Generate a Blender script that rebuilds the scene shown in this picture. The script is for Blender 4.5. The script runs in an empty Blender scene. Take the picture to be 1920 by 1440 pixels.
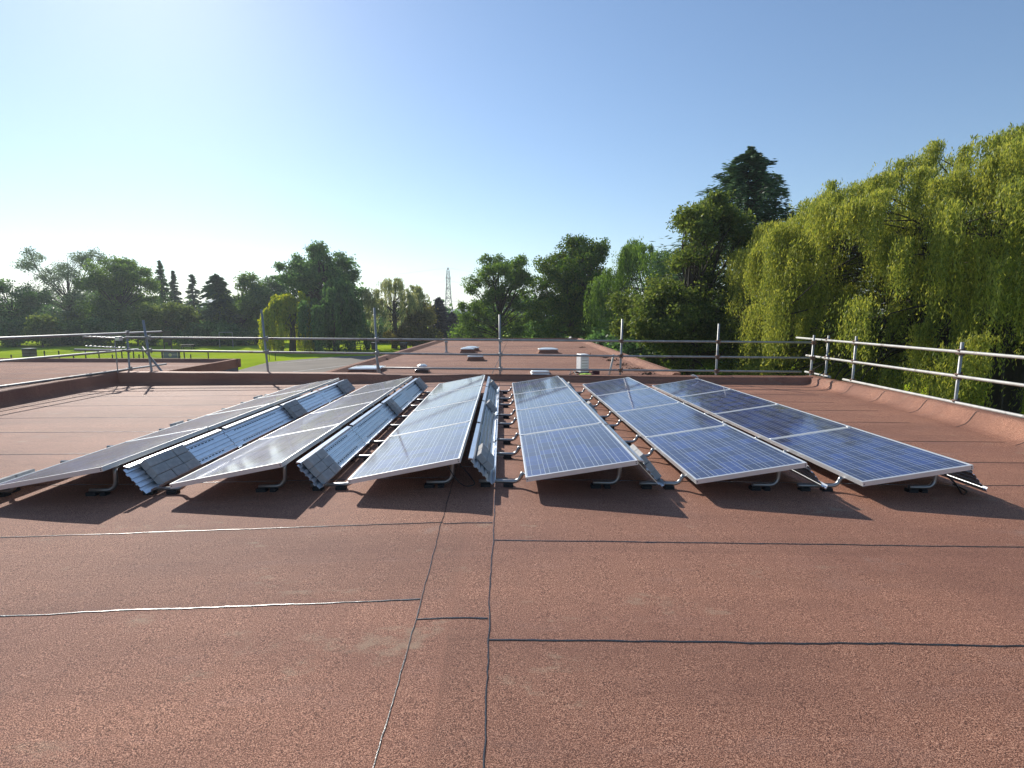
import bpy, math, random
import numpy as np
from mathutils import Vector, Matrix
random.seed(7); RNG = np.random.default_rng(11)
SC = bpy.context.scene; COL = SC.collection
# ------------------------------------------------------------------ camera
F, PIT, YAW, CAMZ = 995.3, 0.1257, 0.0178, 1.55
cam_d = bpy.data.cameras.new('camera'); cam = bpy.data.objects.new('camera', cam_d); COL.objects.link(cam)
cam.location = (0, 0, CAMZ); cam.rotation_euler = (math.pi/2-PIT, 0, -YAW)
cam_d.sensor_width = 36; cam_d.sensor_fit = 'HORIZONTAL'; cam_d.lens = F/1920*36
cam_d.clip_start = .05; cam_d.clip_end = 6000; SC.camera = cam

def at(px, py, Y):
    """world point at distance Y seen at photograph pixel (used once to survey where things stand)"""
    X = (px-960)/F; v = -(py-720)/F
    c, s = math.cos(PIT), math.sin(PIT); y = c+v*s; z = -s+v*c
    c, s = math.cos(-YAW), math.sin(-YAW); x, y = c*X-s*y, s*X+c*y
    t = Y/y
    return Vector((x*t, Y, z*t+CAMZ))
ZX = [-12, -3.5, -.27, 4, 12]; ZZ = [-.1075, -.065, 0, -.085, -.181]
def zr(x): return float(np.interp(x, ZX, ZZ))
def slope(x): return -(zr(x+.6)-zr(x-.1))/.7

# ------------------------------------------------------------------ helpers
def tag(o, label=None, cat=None, group=None, kind=None):
    if label: o['label'] = label
    if cat: o['category'] = cat
    if group: o['group'] = group
    if kind: o['kind'] = kind
    return o
def thing(name, label, cat, loc=(0, 0, 0), rot=(0, 0, 0), group=None):
    o = bpy.data.objects.new(name, None); COL.objects.link(o); o.empty_display_size = .2
    o.location = loc; o.rotation_euler = rot
    return tag(o, label, cat, group)
def dup(o, parent=None, loc=None, rot=None, label=None):
    c = o.copy(); COL.objects.link(c)
    if parent is not None: c.parent = parent
    if loc is not None: c.location = loc
    if rot is not None: c.rotation_euler = rot
    if label: c['label'] = label
    for ch in list(o.children): dup(ch, c)
    return c
class MB:
    def __init__(s): s.v = []; s.f = []; s.m = []; s.uv = {}
    def add(s, vs, fs, m=0):
        n = len(s.v); s.v += [tuple(v) for v in vs]
        for f in fs: s.f.append([i+n for i in f]); s.m.append(m)
    def box(s, a, b, m=0, M=None):
        x0, y0, z0 = a; x1, y1, z1 = b
        vs = [(x0,y0,z0),(x1,y0,z0),(x1,y1,z0),(x0,y1,z0),(x0,y0,z1),(x1,y0,z1),(x1,y1,z1),(x0,y1,z1)]
        if M is not None: vs = [M @ Vector(v) for v in vs]
        s.add(vs, [(0,3,2,1),(4,5,6,7),(0,1,5,4),(1,2,6,5),(2,3,7,6),(3,0,4,7)], m)
    def cbox(s, a, b, c=.004, m=0, M=None):
        """box with chamfered vertical and top edges"""
        x0, y0, z0 = a; x1, y1, z1 = b
        def ring(z, i): return [(x0+i+c,y0+i,z),(x1-i-c,y0+i,z),(x1-i,y0+i+c,z),(x1-i,y1-i-c,z),(x1-i-c,y1-i,z),(x0+i+c,y1-i,z),(x0+i,y1-i-c,z),(x0+i,y0+i+c,z)]
        vs = ring(z0, 0)+ring(z1-c, 0)+ring(z1, c)
        if M is not None: vs = [M @ Vector(v) for v in vs]
        fs = [tuple(range(7,-1,-1)), tuple(range(16,24))]
        for k in (0, 8):
            for i in range(8): j = (i+1) % 8; fs.append((k+i, k+j, k+j+8, k+i+8))
        s.add(vs, fs, m)
    def tube(s, pts, r, n=8, m=0, cap=True):
        pts = [Vector(p) for p in pts]; k = len(pts)
        rs = r if isinstance(r, (list, tuple)) else [r]*k
        vs = []; u = None
        for i, p in enumerate(pts):
            t = (pts[min(i+1, k-1)]-pts[max(i-1, 0)]).normalized()
            if u is None: u = t.orthogonal().normalized()
            u = (u-t*u.dot(t)).normalized(); w = t.cross(u)
            for j in range(n):
                a = 2*math.pi*j/n; vs.append(p+(u*math.cos(a)+w*math.sin(a))*rs[i])
        fs = []
        for i in range(k-1):
            for j in range(n): q = (j+1) % n; fs.append((i*n+j, i*n+q, (i+1)*n+q, (i+1)*n+j))
        if cap: fs += [tuple(range(n-1, -1, -1)), tuple(range((k-1)*n, k*n))]
        s.add(vs, fs, m)
    def bar(s, a, b, w, m=0):
        s.tube([a, b], w*.7071, 4, m)
    def prism(s, prof, y0, y1, m=0):
        """closed (x,z) profile pushed along y"""
        n = len(prof)
        s.add([(x, y0, z) for x, z in prof]+[(x, y1, z) for x, z in prof],
              [tuple(range(n)), tuple(range(2*n-1, n-1, -1))]+[(i, n+i, n+(i+1) % n, (i+1) % n) for i in range(n)], m)
    def lathe(s, prof, n=16, o=(0, 0, 0), m=0):
        vs = []; k = len(prof)
        for r, z in prof:
            for j in range(n): a = 2*math.pi*j/n; vs.append((o[0]+r*math.cos(a), o[1]+r*math.sin(a), o[2]+z))
        fs = [(i*n+j, i*n+(j+1) % n, (i+1)*n+(j+1) % n, (i+1)*n+j) for i in range(k-1) for j in range(n)]
        fs += [tuple(range(n-1, -1, -1)), tuple(range((k-1)*n, k*n))]
        s.add(vs, fs, m)
    def build(s, name, mats, parent=None, loc=None, smooth=False):
        me = bpy.data.meshes.new(name); me.from_pydata(s.v, [], s.f)
        for mt in (mats if isinstance(mats, (list, tuple)) else [mats]): me.materials.append(mt)
        me.polygons.foreach_set('material_index', s.m)
        if smooth: me.polygons.foreach_set('use_smooth', [len(f) == 4 for f in s.f])
        me.update(); o = bpy.data.objects.new(name, me); COL.objects.link(o)
        if parent is not None: o.parent = parent
        if loc is not None: o.location = loc
        return o
def quads(name, V, mat, parent=None):
    """V: (n,4,3) array of free quads -> one mesh"""
    n = len(V); me = bpy.data.meshes.new(name)
    me.vertices.add(n*4); me.vertices.foreach_set('co', V.astype(np.float32).ravel())
    me.loops.add(n*4); me.loops.foreach_set('vertex_index', np.arange(n*4, dtype=np.int32))
    me.polygons.add(n); me.polygons.foreach_set('loop_start', np.arange(0, n*4, 4, dtype=np.int32))
    me.update(calc_edges=True); me.materials.append(mat)
    o = bpy.data.objects.new(name, me); COL.objects.link(o)
    if parent is not None: o.parent = parent
    return o

# ------------------------------------------------------------------ materials
class NT:
    def __init__(s, name):
        s.mat = bpy.data.materials.new(name); s.mat.use_nodes = True; s.t = s.mat.node_tree
        s.b = s.t.nodes['Principled BSDF']; s.out = s.t.nodes['Material Output']
    def n(s, typ, **kw):
        nd = s.t.nodes.new('ShaderNode'+typ)
        for k, v in kw.items():
            if k in nd.inputs: nd.inputs[k].default_value = v
            else: setattr(nd, k, v)
        return nd
    def l(s, a, b): s.t.links.new(a, b)
    def math(s, op, a, b=None, c=None):
        nd = s.n('Math', operation=op)
        for i, v in enumerate((a, b, c)):
            if v is None: continue
            if isinstance(v, (int, float)): nd.inputs[i].default_value = v
            else: s.l(v, nd.inputs[i])
        return nd.outputs[0]
    def ramp(s, fac, stops):
        nd = s.n('ValToRGB'); el = nd.color_ramp.elements
        while len(el) < len(stops): el.new(.5)
        for e, (p, c) in zip(el, stops): e.position = p; e.color = (*c, 1)
        s.l(fac, nd.inputs[0]); return nd.outputs[0]
    def mix(s, fac, a, b, blend='MIX'):
        nd = s.n('Mix', data_type='RGBA', blend_type=blend)
        for i, v in ((0, fac), (6, a), (7, b)):
            if isinstance(v, (int, float)): nd.inputs[i].default_value = v
            elif isinstance(v, tuple): nd.inputs[i].default_value = (*v, 1)
            else: s.l(v, nd.inputs[i])
        return nd.outputs[2]
    def noise(s, co, scale, detail=2, rough=.5, vec=None):
        nd = s.n('TexNoise', Scale=scale, Detail=detail, Roughness=rough)
        if vec:
            mp = s.n('Mapping'); mp.inputs['Scale'].default_value = vec; s.l(co, mp.inputs[0]); co = mp.outputs[0]
        s.l(co, nd.inputs['Vector']); return nd.outputs[0]
    def bump(s, h, strength, dist=.01):
        nd = s.n('Bump', Strength=strength, Distance=dist); s.l(h, nd.inputs['Height']); s.l(nd.outputs[0], s.b.inputs['Normal'])
    def set(s, **kw):
        for k, v in kw.items():
            k = k.replace('_', ' ')
            s.b.inputs[k].default_value = (*v, 1) if isinstance(v, tuple) else v
        return s
def simple(name, col, rough=.6, metal=0., var=.18, scale=6., bump=0., spec=.5):
    t = NT(name); co = t.n('TexCoord').outputs['Object']
    f = t.noise(co, scale, 4, .6)
    c = t.ramp(f, [(.25, tuple(x*(1-var) for x in col)), (.75, tuple(min(1, x*(1+var)) for x in col))])
    t.l(c, t.b.inputs['Base Color']); t.set(Roughness=rough, Metallic=metal); t.b.inputs['Specular IOR Level'].default_value = spec
    if bump: t.bump(t.noise(co, scale*8, 3), bump, .004)
    return t.mat

def felt_mat(name, tint=(1, 1, 1), rough=.68, spec=.24):
    t = NT(name); co = t.n('TexCoord').outputs['Object']
    g = t.noise(co, 250, 2, .85); g2 = t.noise(co, 150, 2, .7)
    s = t.math('ADD', t.math('MULTIPLY', g, .70), t.math('MULTIPLY', g2, .30))
    k = lambda q: tuple(x*y for x, y in zip(q, tint))
    c = t.ramp(s, [(.40, k((.028, .012, .009))), (.46, k((.20, .083, .049))), (.525, k((.44, .190, .112))), (.59, k((.82, .455, .30)))])
    big = t.noise(co, .55, 5, .6, (1, 1.7, 1)); fine = t.noise(co, 2.6, 5, .65, (.45, 1.6, 1))
    c = t.mix(t.math('MULTIPLY', t.ramp(big, [(.38, (0, 0, 0)), (.66, (1, 1, 1))]), .46), c, k((.16, .070, .052)))
    c = t.mix(t.math('MULTIPLY', t.ramp(fine, [(.56, (0, 0, 0)), (.72, (1, 1, 1))]), .22), c, k((.36, .22, .18)))
    st = t.noise(co, 1.15, 6, .7)
    c = t.mix(t.math('MULTIPLY', t.ramp(st, [(.64, (0, 0, 0)), (.72, (1, 1, 1))]), .30), c, k((.40, .31, .25)))
    sp = t.n('SeparateXYZ'); t.l(co, sp.inputs[0])      # tone of each felt roll, streaks along the roll, pale drying marks
    side = t.math('GREATER_THAN', sp.outputs[0], -.27); left = t.math('FLOOR', t.math('DIVIDE', t.math('SUBTRACT', t.math('SUBTRACT', sp.outputs[1], t.math('MULTIPLY', sp.outputs[0], .02)), .57), 1.11)); right = t.math('FLOOR', t.math('DIVIDE', t.math('SUBTRACT', t.math('ADD', sp.outputs[1], t.math('MULTIPLY', sp.outputs[0], .006)), 1.27), 1.145)); ry = t.math('ADD', t.math('MULTIPLY', side, right), t.math('MULTIPLY', t.math('SUBTRACT', 1, side), left))
    wn = t.n('TexWhiteNoise', noise_dimensions='2D'); cb = t.n('CombineXYZ'); t.l(ry, cb.inputs[0]); t.l(side, cb.inputs[1]); t.l(cb.outputs[0], wn.inputs['Vector'])
    strk = t.noise(co, 1.0, 4, .6, (.12, 9, 1))
    tone = t.math('ADD', .74, t.math('ADD', t.math('MULTIPLY', wn.outputs['Value'], .16), t.math('MULTIPLY', strk, .36)))
    hs = t.n('HueSaturation'); t.l(tone, hs.inputs['Value']); t.l(c, hs.inputs['Color']); c = hs.outputs[0]
    mk = t.noise(co, 2.1, 7, .75, (.8, 1.5, 1)); c = t.mix(t.math('MULTIPLY', t.ramp(mk, [(.60, (0, 0, 0)), (.70, (1, 1, 1))]), .5), c, k((.44, .33, .22)))
    t.l(c, t.b.inputs['Base Color']); t.set(Roughness=rough); t.b.inputs['Specular IOR Level'].default_value = spec
    t.bump(s, .7, .014)
    return t.mat
M = {}
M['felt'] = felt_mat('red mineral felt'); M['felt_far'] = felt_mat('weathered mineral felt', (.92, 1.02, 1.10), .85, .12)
M['bitumen'] = simple('bitumen seam', (.020, .019, .020), .27, 0, .3, 40, .25, 1.)
M['alu'] = simple('anodised aluminium', (.74, .74, .73), .42, .55, .05, 5)
M['galv'] = simple('galvanised steel', (.70, .73, .77), .36, .95, .08, 9)
M['tube'] = simple('bent steel tube', (.36, .36, .355), .34, .85, .12, 14)  # base colour darkened to stand in for shade on the panel legs
M['scaf'] = simple('weathered scaffold tube', (.36, .36, .35), .52, .55, .22, 5)
M['scaf_pale'] = simple('pale painted scaffold tube', (.47, .455, .42), .6, .1, .2, 6)
def scaf_mat(name, col, rough, metal):
    t = NT(name); co = t.n('TexCoord').outputs['Object']
    c = t.ramp(t.noise(co, 7, 5, .65), [(.25, tuple(x*.75 for x in col)), (.75, tuple(x*1.2 for x in col))])
    f = t.ramp(t.noise(co, 2.3, 6, .75), [(.58, (0, 0, 0)), (.66, (1, 1, 1))]); c = t.mix(t.math('MULTIPLY', f, .75), c, (.13, .075, .05))
    f2 = t.ramp(t.noise(co, 3.1, 5, .7), [(.62, (0, 0, 0)), (.66, (1, 1, 1))]); c = t.mix(t.math('MULTIPLY', f2, .6), c, (.62, .61, .58))
    t.l(c, t.b.inputs['Base Color']); t.set(Roughness=rough, Metallic=metal); return t.mat
M['scaf'] = scaf_mat('weathered scaffold tube', (.34, .34, .335), .5, .5); M['scaf_pale'] = scaf_mat('pale scaffold tube', (.50, .485, .45), .6, .1)
M['rust'] = simple('rusty coupler', (.17, .10, .07), .75, .3, .35, 30)
M['rubber'] = simple('black rubber', (.016, .016, .017), .8)
M['slot'] = simple('dark slot', (.015, .016, .02), .9)
M['brick'] = simple('concrete block', (.40, .385, .36), .9, 0, .16, 22, .4)
M['white'] = simple('white plastic', (.84, .84, .82), .45, 0, .04)
M['back'] = simple('white back sheet', (.7, .7, .69), .6, 0, .03)
M['dome'] = simple('opal skylight dome', (.74, .78, .80), .16, 0, .05)
M['wall'] = simple('pale rendered wall', (.42, .41, .39), .9, 0, .1, 2)
M['brickwall'] = simple('brown brick wall', (.22, .13, .10), .9, 0, .2, 9)
M['blackcable'] = simple('black cable', (.012, .012, .012), .5)
M['darkwood'] = simple('dark timber', (.055, .042, .035), .8)
M['red'] = simple('maroon cloth', (.07, .012, .014), .8)
M['hivis'] = simple('lime fabric', (.42, .62, .08), .8)
M['moss'] = simple('brown moss and leaf litter', (.075, .045, .028), .95, 0, .5, 25, .6)
M['bark'] = simple('bark', (.055, .043, .033), .95, 0, .35, 12, .5)
M['pylon'] = simple('pylon steel', (.20, .21, .22), .6, .3)
M['yellow'] = simple('pale yellow paint', (.55, .50, .20), .6)
M['grey'] = simple('grey board', (.16, .17, .19), .7)

def glass_mat():
    t = NT('solar cells under glass'); uv = t.n('UVMap').outputs[0]
    sp = t.n('SeparateXYZ'); t.l(uv, sp.inputs[0]); x, y = sp.outputs[0], sp.outputs[1]
    P = .1585
    cx = t.math('DIVIDE', t.math('SUBTRACT', x, .0195), P); cy = t.math('DIVIDE', t.math('SUBTRACT', y, .0325), P)
    fx = t.math('FRACT', cx); fy = t.math('FRACT', cy)
    ex = t.math('ABSOLUTE', t.math('SUBTRACT', fx, .5)); ey = t.math('ABSOLUTE', t.math('SUBTRACT', fy, .5))
    gap = t.math('MAXIMUM', t.math('GREATER_THAN', ex, .5-.0145), t.math('MULTIPLY', t.math('GREATER_THAN', ey, .5-.011), .55))
    bus = t.math('LESS_THAN', t.math('ABSOLUTE', t.math('SUBTRACT', ex, .25)), .0125)
    outx = t.math('GREATER_THAN', t.math('ABSOLUTE', t.math('SUBTRACT', x, .495)), .4755)
    outy = t.math('GREATER_THAN', t.math('ABSOLUTE', t.math('SUBTRACT', y, .825)), .7925)
    line = t.math('MAXIMUM', t.math('MAXIMUM', gap, bus), t.math('MAXIMUM', outx, outy))
    cell = t.n('TexWhiteNoise', noise_dimensions='3D'); cb = t.n('CombineXYZ')
    oi = t.n('ObjectInfo').outputs['Random']
    t.l(t.math('FLOOR', cx), cb.inputs[0]); t.l(t.math('FLOOR', cy), cb.inputs[1]); t.l(oi, cb.inputs[2]); t.l(cb.outputs[0], cell.inputs['Vector'])
    vo = t.n('TexVoronoi', Scale=85.); t.l(uv, vo.inputs['Vector'])
    vs = t.n('SeparateColor'); t.l(vo.outputs['Color'], vs.inputs[0])
    v = t.math('ADD', t.math('MULTIPLY', cell.outputs['Value'], .62), t.math('MULTIPLY', vs.outputs[0], .38))
    c = t.ramp(v, [(.1, (.014, .020, .058)), (.5, (.018, .032, .105)), (.95, (.022, .052, .205))])
    c = t.mix(line, c, (.34, .37, .42))
    dn = t.noise(uv, 3.2, 5, .7)
    c = t.mix(t.math('MULTIPLY', t.ramp(dn, [(.3, (.45, .45, .45)), (.75, (1, 1, 1))]), .05), c, (.40, .37, .33))
    t.l(c, t.b.inputs['Base Color'])
    t.l(t.ramp(dn, [(.3, (.56, .56, .56)), (.8, (.68, .68, .68))]), t.b.inputs['Roughness'])
    t.set(IOR=1.5, Coat_Weight=.85, Coat_Roughness=.06, Coat_IOR=1.5); t.b.inputs['Specular IOR Level'].default_value = .18
    return t.mat
M['glass'] = glass_mat()

def leaf_mat(name, c0, c1, c2, trans=.42, gloss=.06):
    """c0..c2: dark / middle / light leaf colours that vary leaf by leaf"""
    t = NT(name); t.t.nodes.remove(t.b)
    rnd = t.n('NewGeometry').outputs['Random Per Island']; co = t.n('TexCoord').outputs['Object']
    f = t.math('ADD', t.math('MULTIPLY', rnd, .6), t.math('MULTIPLY', t.noise(co, .55, 3), .55))
    c = t.ramp(f, [(.2, c0), (.55, c1), (.92, c2)])
    d = t.n('BsdfDiffuse'); tr = t.n('BsdfTranslucent'); g = t.n('BsdfGlossy', Roughness=.42)
    t.l(c, d.inputs[0]); hs = t.n('HueSaturation', Hue=.488, Saturation=1.12, Value=1.35); t.l(c, hs.inputs['Color']); t.l(hs.outputs[0], tr.inputs[0])
    m1 = t.n('MixShader', Fac=trans); t.l(d.outputs[0], m1.inputs[1]); t.l(tr.outputs[0], m1.inputs[2])
    m2 = t.n('MixShader', Fac=gloss); t.l(m1.outputs[0], m2.inputs[1]); t.l(g.outputs[0], m2.inputs[2])
    t.l(m2.outputs[0], t.out.inputs[0]); return t.mat
def lf(name, c0, c1, c2, trans=.46, gloss=.02, k=2.2):
    return leaf_mat(name, *[tuple(min(.5, a*k) for a in c) for c in (c0, c1, c2)], trans, gloss)
L = {
 'green': lf('mid green leaves', (.020, .040, .010), (.042, .074, .016), (.080, .118, .024), .48, .02, 2.7),
 'deep': lf('deep green leaves', (.014, .030, .010), (.028, .056, .017), (.054, .092, .026), .48, .02, 3.1),
 'grey': lf('grey green leaves', (.030, .045, .030), (.060, .085, .048), (.11, .14, .075)),
 'olive': lf('olive leaves', (.024, .038, .009), (.046, .068, .016), (.092, .106, .026), .48, .02, 2.5),
 'maple': lf('turning maple leaves', (.018, .044, .008), (.042, .082, .013), (.098, .128, .018), .42, .02, 1.8),
 'gold': lf('golden green leaves', (.034, .036, .010), (.070, .068, .016), (.120, .105, .026)),
 'willow': lf('willow leaves', (.034, .050, .012), (.090, .103, .022), (.176, .154, .034), .5, .015, 3.2),
 'paleWillow': lf('pale willow leaves', (.065, .080, .035), (.125, .140, .055), (.20, .20, .085)),
 'limeWillow': lf('lime willow leaves', (.06, .085, .010), (.14, .155, .014), (.21, .20, .022), .5, .02, 2.8),
 'spruce': lf('spruce needles', (.014, .026, .014), (.026, .046, .022), (.046, .074, .032), .25, .02, 2.7),
 'purple': lf('dark purple conifer needles', (.012, .014, .018), (.026, .026, .034), (.052, .045, .050), .2),
}

# ------------------------------------------------------------------ light and sky
SUN_AZ = math.atan2(-.62, 1.0)          # left of straight ahead
SUN_EL = math.radians(31.5)
w = bpy.data.worlds.new('World'); SC.world = w; w.use_nodes = True
wt = w.node_tree; sky = wt.nodes.new('ShaderNodeTexSky'); sky.sky_type = 'NISHITA'; sky.sun_disc = False
sky.sun_elevation = SUN_EL; sky.sun_rotation = SUN_AZ
sky.altitude = 60; sky.air_density = 1.15; sky.dust_density = .22; sky.ozone_density = 3.0
bg = wt.nodes['Background']; bg.inputs['Strength'].default_value = .108; wm = wt.nodes.new('ShaderNodeMix'); wm.data_type = 'RGBA'; wm.blend_type = 'MULTIPLY'; wm.inputs[0].default_value = 1
wt.links.new(sky.outputs[0], wm.inputs[6]); wm.inputs[7].default_value = (.915, .955, 1.0, 1); wt.links.new(wm.outputs[2], bg.inputs[0])
sd = bpy.data.lights.new('sun', 'SUN'); sd.energy = 4.8; sd.angle = math.radians(.53); sd.color = (1, .945, .86)
so = bpy.data.objects.new('sun', sd); COL.objects.link(so)
sdir = Vector((math.sin(SUN_AZ)*math.cos(SUN_EL), math.cos(SUN_AZ)*math.cos(SUN_EL), math.sin(SUN_EL)))
so.rotation_euler = sdir.to_track_quat('Z', 'Y').to_euler(); so.location = (0, 0, 60)
SC.view_settings.view_transform = 'Standard'; SC.view_settings.look = 'None'
SC.view_settings.exposure = .32; SC.view_settings.gamma = 1
SC.cycles.max_bounces = 6; SC.cycles.diffuse_bounces = 3; SC.cycles.glossy_bounces = 3; SC.cycles.transmission_bounces = 4
SC.cycles.transparent_max_bounces = 6; SC.cycles.sample_clamp_indirect = 6

# ------------------------------------------------------------------ ground
GZ = -3.5
def sheet(name, poly, z, mat, kind='structure'):
    b = MB(); b.add([(x, y, z) for x, y in poly], [tuple(range(len(poly)))])
    o = b.build(name, mat); tag(o, kind=kind); return o
def grass_mat():
    t = NT('mown grass'); co = t.n('TexCoord').outputs['Object']
    a = t.noise(co, .12, 5, .6); b_ = t.noise(co, 9, 4, .7)
    f = t.math('ADD', t.math('MULTIPLY', a, .55), t.math('MULTIPLY', b_, .45))
    t.l(t.ramp(f, [(.3, (.17, .23, .018)), (.5, (.30, .40, .022)), (.72, (.45, .52, .040))]), t.b.inputs['Base Color'])
    t.set(Roughness=.95); t.b.inputs['Specular IOR Level'].default_value = 0; t.bump(b_, .8, .08); return t.mat
def tarmac_mat():
    t = NT('worn tarmac'); co = t.n('TexCoord').outputs['Object']
    f = t.math('ADD', t.math('MULTIPLY', t.noise(co, .35, 5, .6), .6), t.math('MULTIPLY', t.noise(co, 14, 3, .7), .4))
    t.l(t.ramp(f, [(.3, (.165, .142, .115)), (.7, (.25, .215, .175))]), t.b.inputs['Base Color']); t.set(Roughness=.9); t.b.inputs['Specular IOR Level'].default_value = .12; return t.mat
M['grass'] = grass_mat(); M['tarmac'] = tarmac_mat()
M['line'] = simple('worn white line paint', (.62, .62, .58), .8, 0, .2, 3)
S = 2200
g = MB(); g.add([(-S, -S, GZ), (S, -S, GZ), (S, S, GZ), (-S, S, GZ)], [(0, 1, 2, 3)]); tag(g.build('grass_ground', M['grass']), kind='structure')
pg = [(-26, 20), (-24.6, 46), (-26.2, 60), (-24, 64), (-21, 68.5), (-13, 71), (2, 71), (2, 13.6), (-10.6, 13.6), (-10.6, 20)]
sheet('playground', pg, GZ+.02, M['tarmac'])
lm = MB()
for (a, b_) in (((-20.5, 46), (-13.2, 62.5)), ((-24.5, 58), (-19.5, 67)), ((-18, 47), (-12, 52.5))):
    a = Vector((*a, GZ+.04)); b_ = Vector((*b_, GZ+.04)); n = Vector((-(b_-a).y, (b_-a).x, 0)).normalized()*.06
    lm.add([a-n, a+n, b_+n, b_-n], [(0, 3, 2, 1)])
tag(lm.build('court_markings', M['line']), kind='structure')
hb = MB(); hp = []
for i in range(61):
    x = -900+30*i; h = 34+22*math.sin(i*.21+1)+9*math.sin(i*.73)
    hp.append((x, h))
n = len(hp)
hb.add([(x, 1500, GZ-2) for x, h in hp]+[(x, 1640, GZ+h) for x, h in hp]+[(x, 2100, GZ-2) for x, h in hp],
       [(i+k*n, i+1+k*n, i+1+(k+1)*n, i+(k+1)*n) for k in (0, 1) for i in range(n-1)])
M['hill'] = simple('distant wooded hill', (.05, .075, .05), .95, 0, .4, .02)
tag(hb.build('hills', M['hill'], smooth=True), kind='structure')

# ------------------------------------------------------------------ the building we stand on
LB = [(-8.55, -9), (-9.05, 9), (-9.3, 13.02)]; RBk = (7.55, 12.95)
bld = thing('flat_roofed_building', 'flat roof of red mineral felt with upstand kerbs, carrying the solar panel rows', 'building', (0, 0, GZ))
def wz(v): return (v[0], v[1], v[2]-GZ)
deck = MB()
xs = [-10.2, -8.6, -7, -5, -3.5, -2, -1, -.47, -.27, -.07, 1, 2, 4, 5.5, 7, 8.3]
ys = [-9, -4, -1, 1, 2, 3, 4.2, 6, 8, 10, 12, 13.2]
for j in range(len(ys)): 
    for x in xs: deck.v.append(wz((x, ys[j], zr(x))))
W_ = len(xs)
for j in range(len(ys)-1):
    for i in range(W_-1): deck.f.append([j*W_+i, j*W_+i+1, (j+1)*W_+i+1, (j+1)*W_+i]); deck.m.append(0)
rs = random.Random(3)
def bead(pts, wd, lift=.004, step=.035):
    """uneven bitumen bleed along a felt lap: a low ribbon on the deck"""
    P = []
    for a, b_ in zip(pts[:-1], pts[1:]):
        a = Vector(a); b_ = Vector(b_); k = max(2, int((b_-a).length/step))
        P += [a.lerp(b_, i/k) for i in range(k)]
    P.append(Vector(pts[-1])); n = len(P); wob = 0; vs = []
    for i, p in enumerate(P):
        t = (P[min(i+1, n-1)]-P[max(i-1, 0)]).normalized(); nn = Vector((-t.y, t.x))
        wob = .82*wob+rs.gauss(0, .0019); hw = wd*(.5+.42*rs.random()+(.5*rs.random() if rs.random() < .12 else 0))
        for o, h in ((-hw, .0006), (-hw*.75, lift), (hw*.75, lift), (hw, .0006)):
            q = p+nn*(wob+o); vs.append(wz((q.x, q.y, zr(q.x)+h)))
    deck.add(vs, [(i*4+j, (i+1)*4+j, (i+1)*4+j+1, i*4+j+1) for i in range(n-1) for j in range(3)], 1)
bead([(-.075, -8), (-.072, 4.2), (-.08, 12.6)], .0042); bead([(-.44, -8), (-.455, 2.75), (-.475, 4.6), (-.48, 12.6)], .0032)
for yy in (-1.2, 1.32, 2.58, 3.86, 5.4, 7.1, 9.0, 10.8): bead([(-.45, yy), (-.08, yy+.01)], .0056)
for yy in (.2, 1.27, 2.40, 3.56): bead([(-.07, yy), (2, yy-.01), (7, yy-.05)], .0056)
for yy, x1 in ((4.98, 7), (5.83, 6.9), (6.88, 6.75), (8.18, 6.45), (9.26, 6.7), (10.2, 6.5), (11.2, 6.8), (12.1, 6.9)): bead([(-.07, yy), (3, yy), (x1, yy-.03)], .0062, step=.06)
for yy in (.6, 1.7, 2.82, 3.93): bead([(-.46, yy-.04), (-3, yy-.10), (-8.6, yy-.2)], .0052)
for yy in (5.05, 6.25, 7.5, 8.62, 9.82, 10.99, 12.15): bead([(-.46, yy), (-8.9, yy+.03)], .006, step=.06)
deck.build('roof_deck', [M['felt'], M['bitumen']], bld)
# upstand kerbs: cove at the foot, flat top, outer face
def kerb(name, line, hs, side, th=.34, cove=.13):
    """line: inner foot polyline on the deck; hs: top z at each point; side: unit normal pointing outwards"""
    b = MB(); n = len(line); rings = []
    for (x, y), h in zip(line, hs):
        z0 = zr(min(max(x, -9.6), 8)); r = []
        for o, z in ((-.16, z0+.004), (-.05, z0+.008), (cove*.30, z0+.03), (cove*.62, z0+.085), (cove*.86, z0+.16), (cove, h-.03), (cove+.02, h-.006), (cove+.06, h), (cove+th-.02, h+.004), (cove+th, h-.02), (cove+th, GZ)):
            r.append(wz((x+side[0]*o, y+side[1]*o, z)))
        rings.append(r)
    k = len(rings[0]); b.v = [p for r in rings for p in r]
    for i in range(n-1):
        for j in range(k-1): b.f.append([i*k+j, i*k+j+1, (i+1)*k+j+1, (i+1)*k+j]); b.m.append(1 if j == k-2 else 0)
    return b, rings
def lerp_line(pts, hs, m):
    P = []; H = []
    for i in range(len(pts)-1):
        for j in range(m):
            t = j/m; P.append(tuple(np.array(pts[i])*(1-t)+np.array(pts[i+1])*t)); H.append(hs[i]*(1-t)+hs[i+1]*t)
    P.append(pts[-1]); H.append(hs[-1]); return P, H
def jit(H, a): return [h+rs.gauss(0, a) for h in H]
Pl, Hl = lerp_line(LB+[(-9.33, 13.5)], [.19, .20, .215, .215], 14); kb, _ = kerb('k', Pl, jit(Hl, .003), (-1, 0), .36)
kb.build('parapet', [M['felt'], M['brickwall']], bld, smooth=True)
Pb, Hb = lerp_line([(-9.75, 13.0), (-4.5, 12.95), (-.5, 12.86), (3.4, 12.92), (8.0, 12.95)], [.205, .172, .118, .095, .062], 12); kb, _ = kerb('k', Pb, jit(Hb, .002), (0, 1), .30, .10)
kb.build('parapet', [M['felt'], M['brickwall']], bld, smooth=True)
Pr, Hr = lerp_line([(6.15, -9), (6.60, 5), (6.83, 6.68), (7.0, 7.32), (7.36, 9.6), (7.56, 13.4)], [.14, .13, .12, .112, .09, .05], 10); kb, RG = kerb('k', Pr, jit(Hr, .002), (1, 0), .24, .20)
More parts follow.
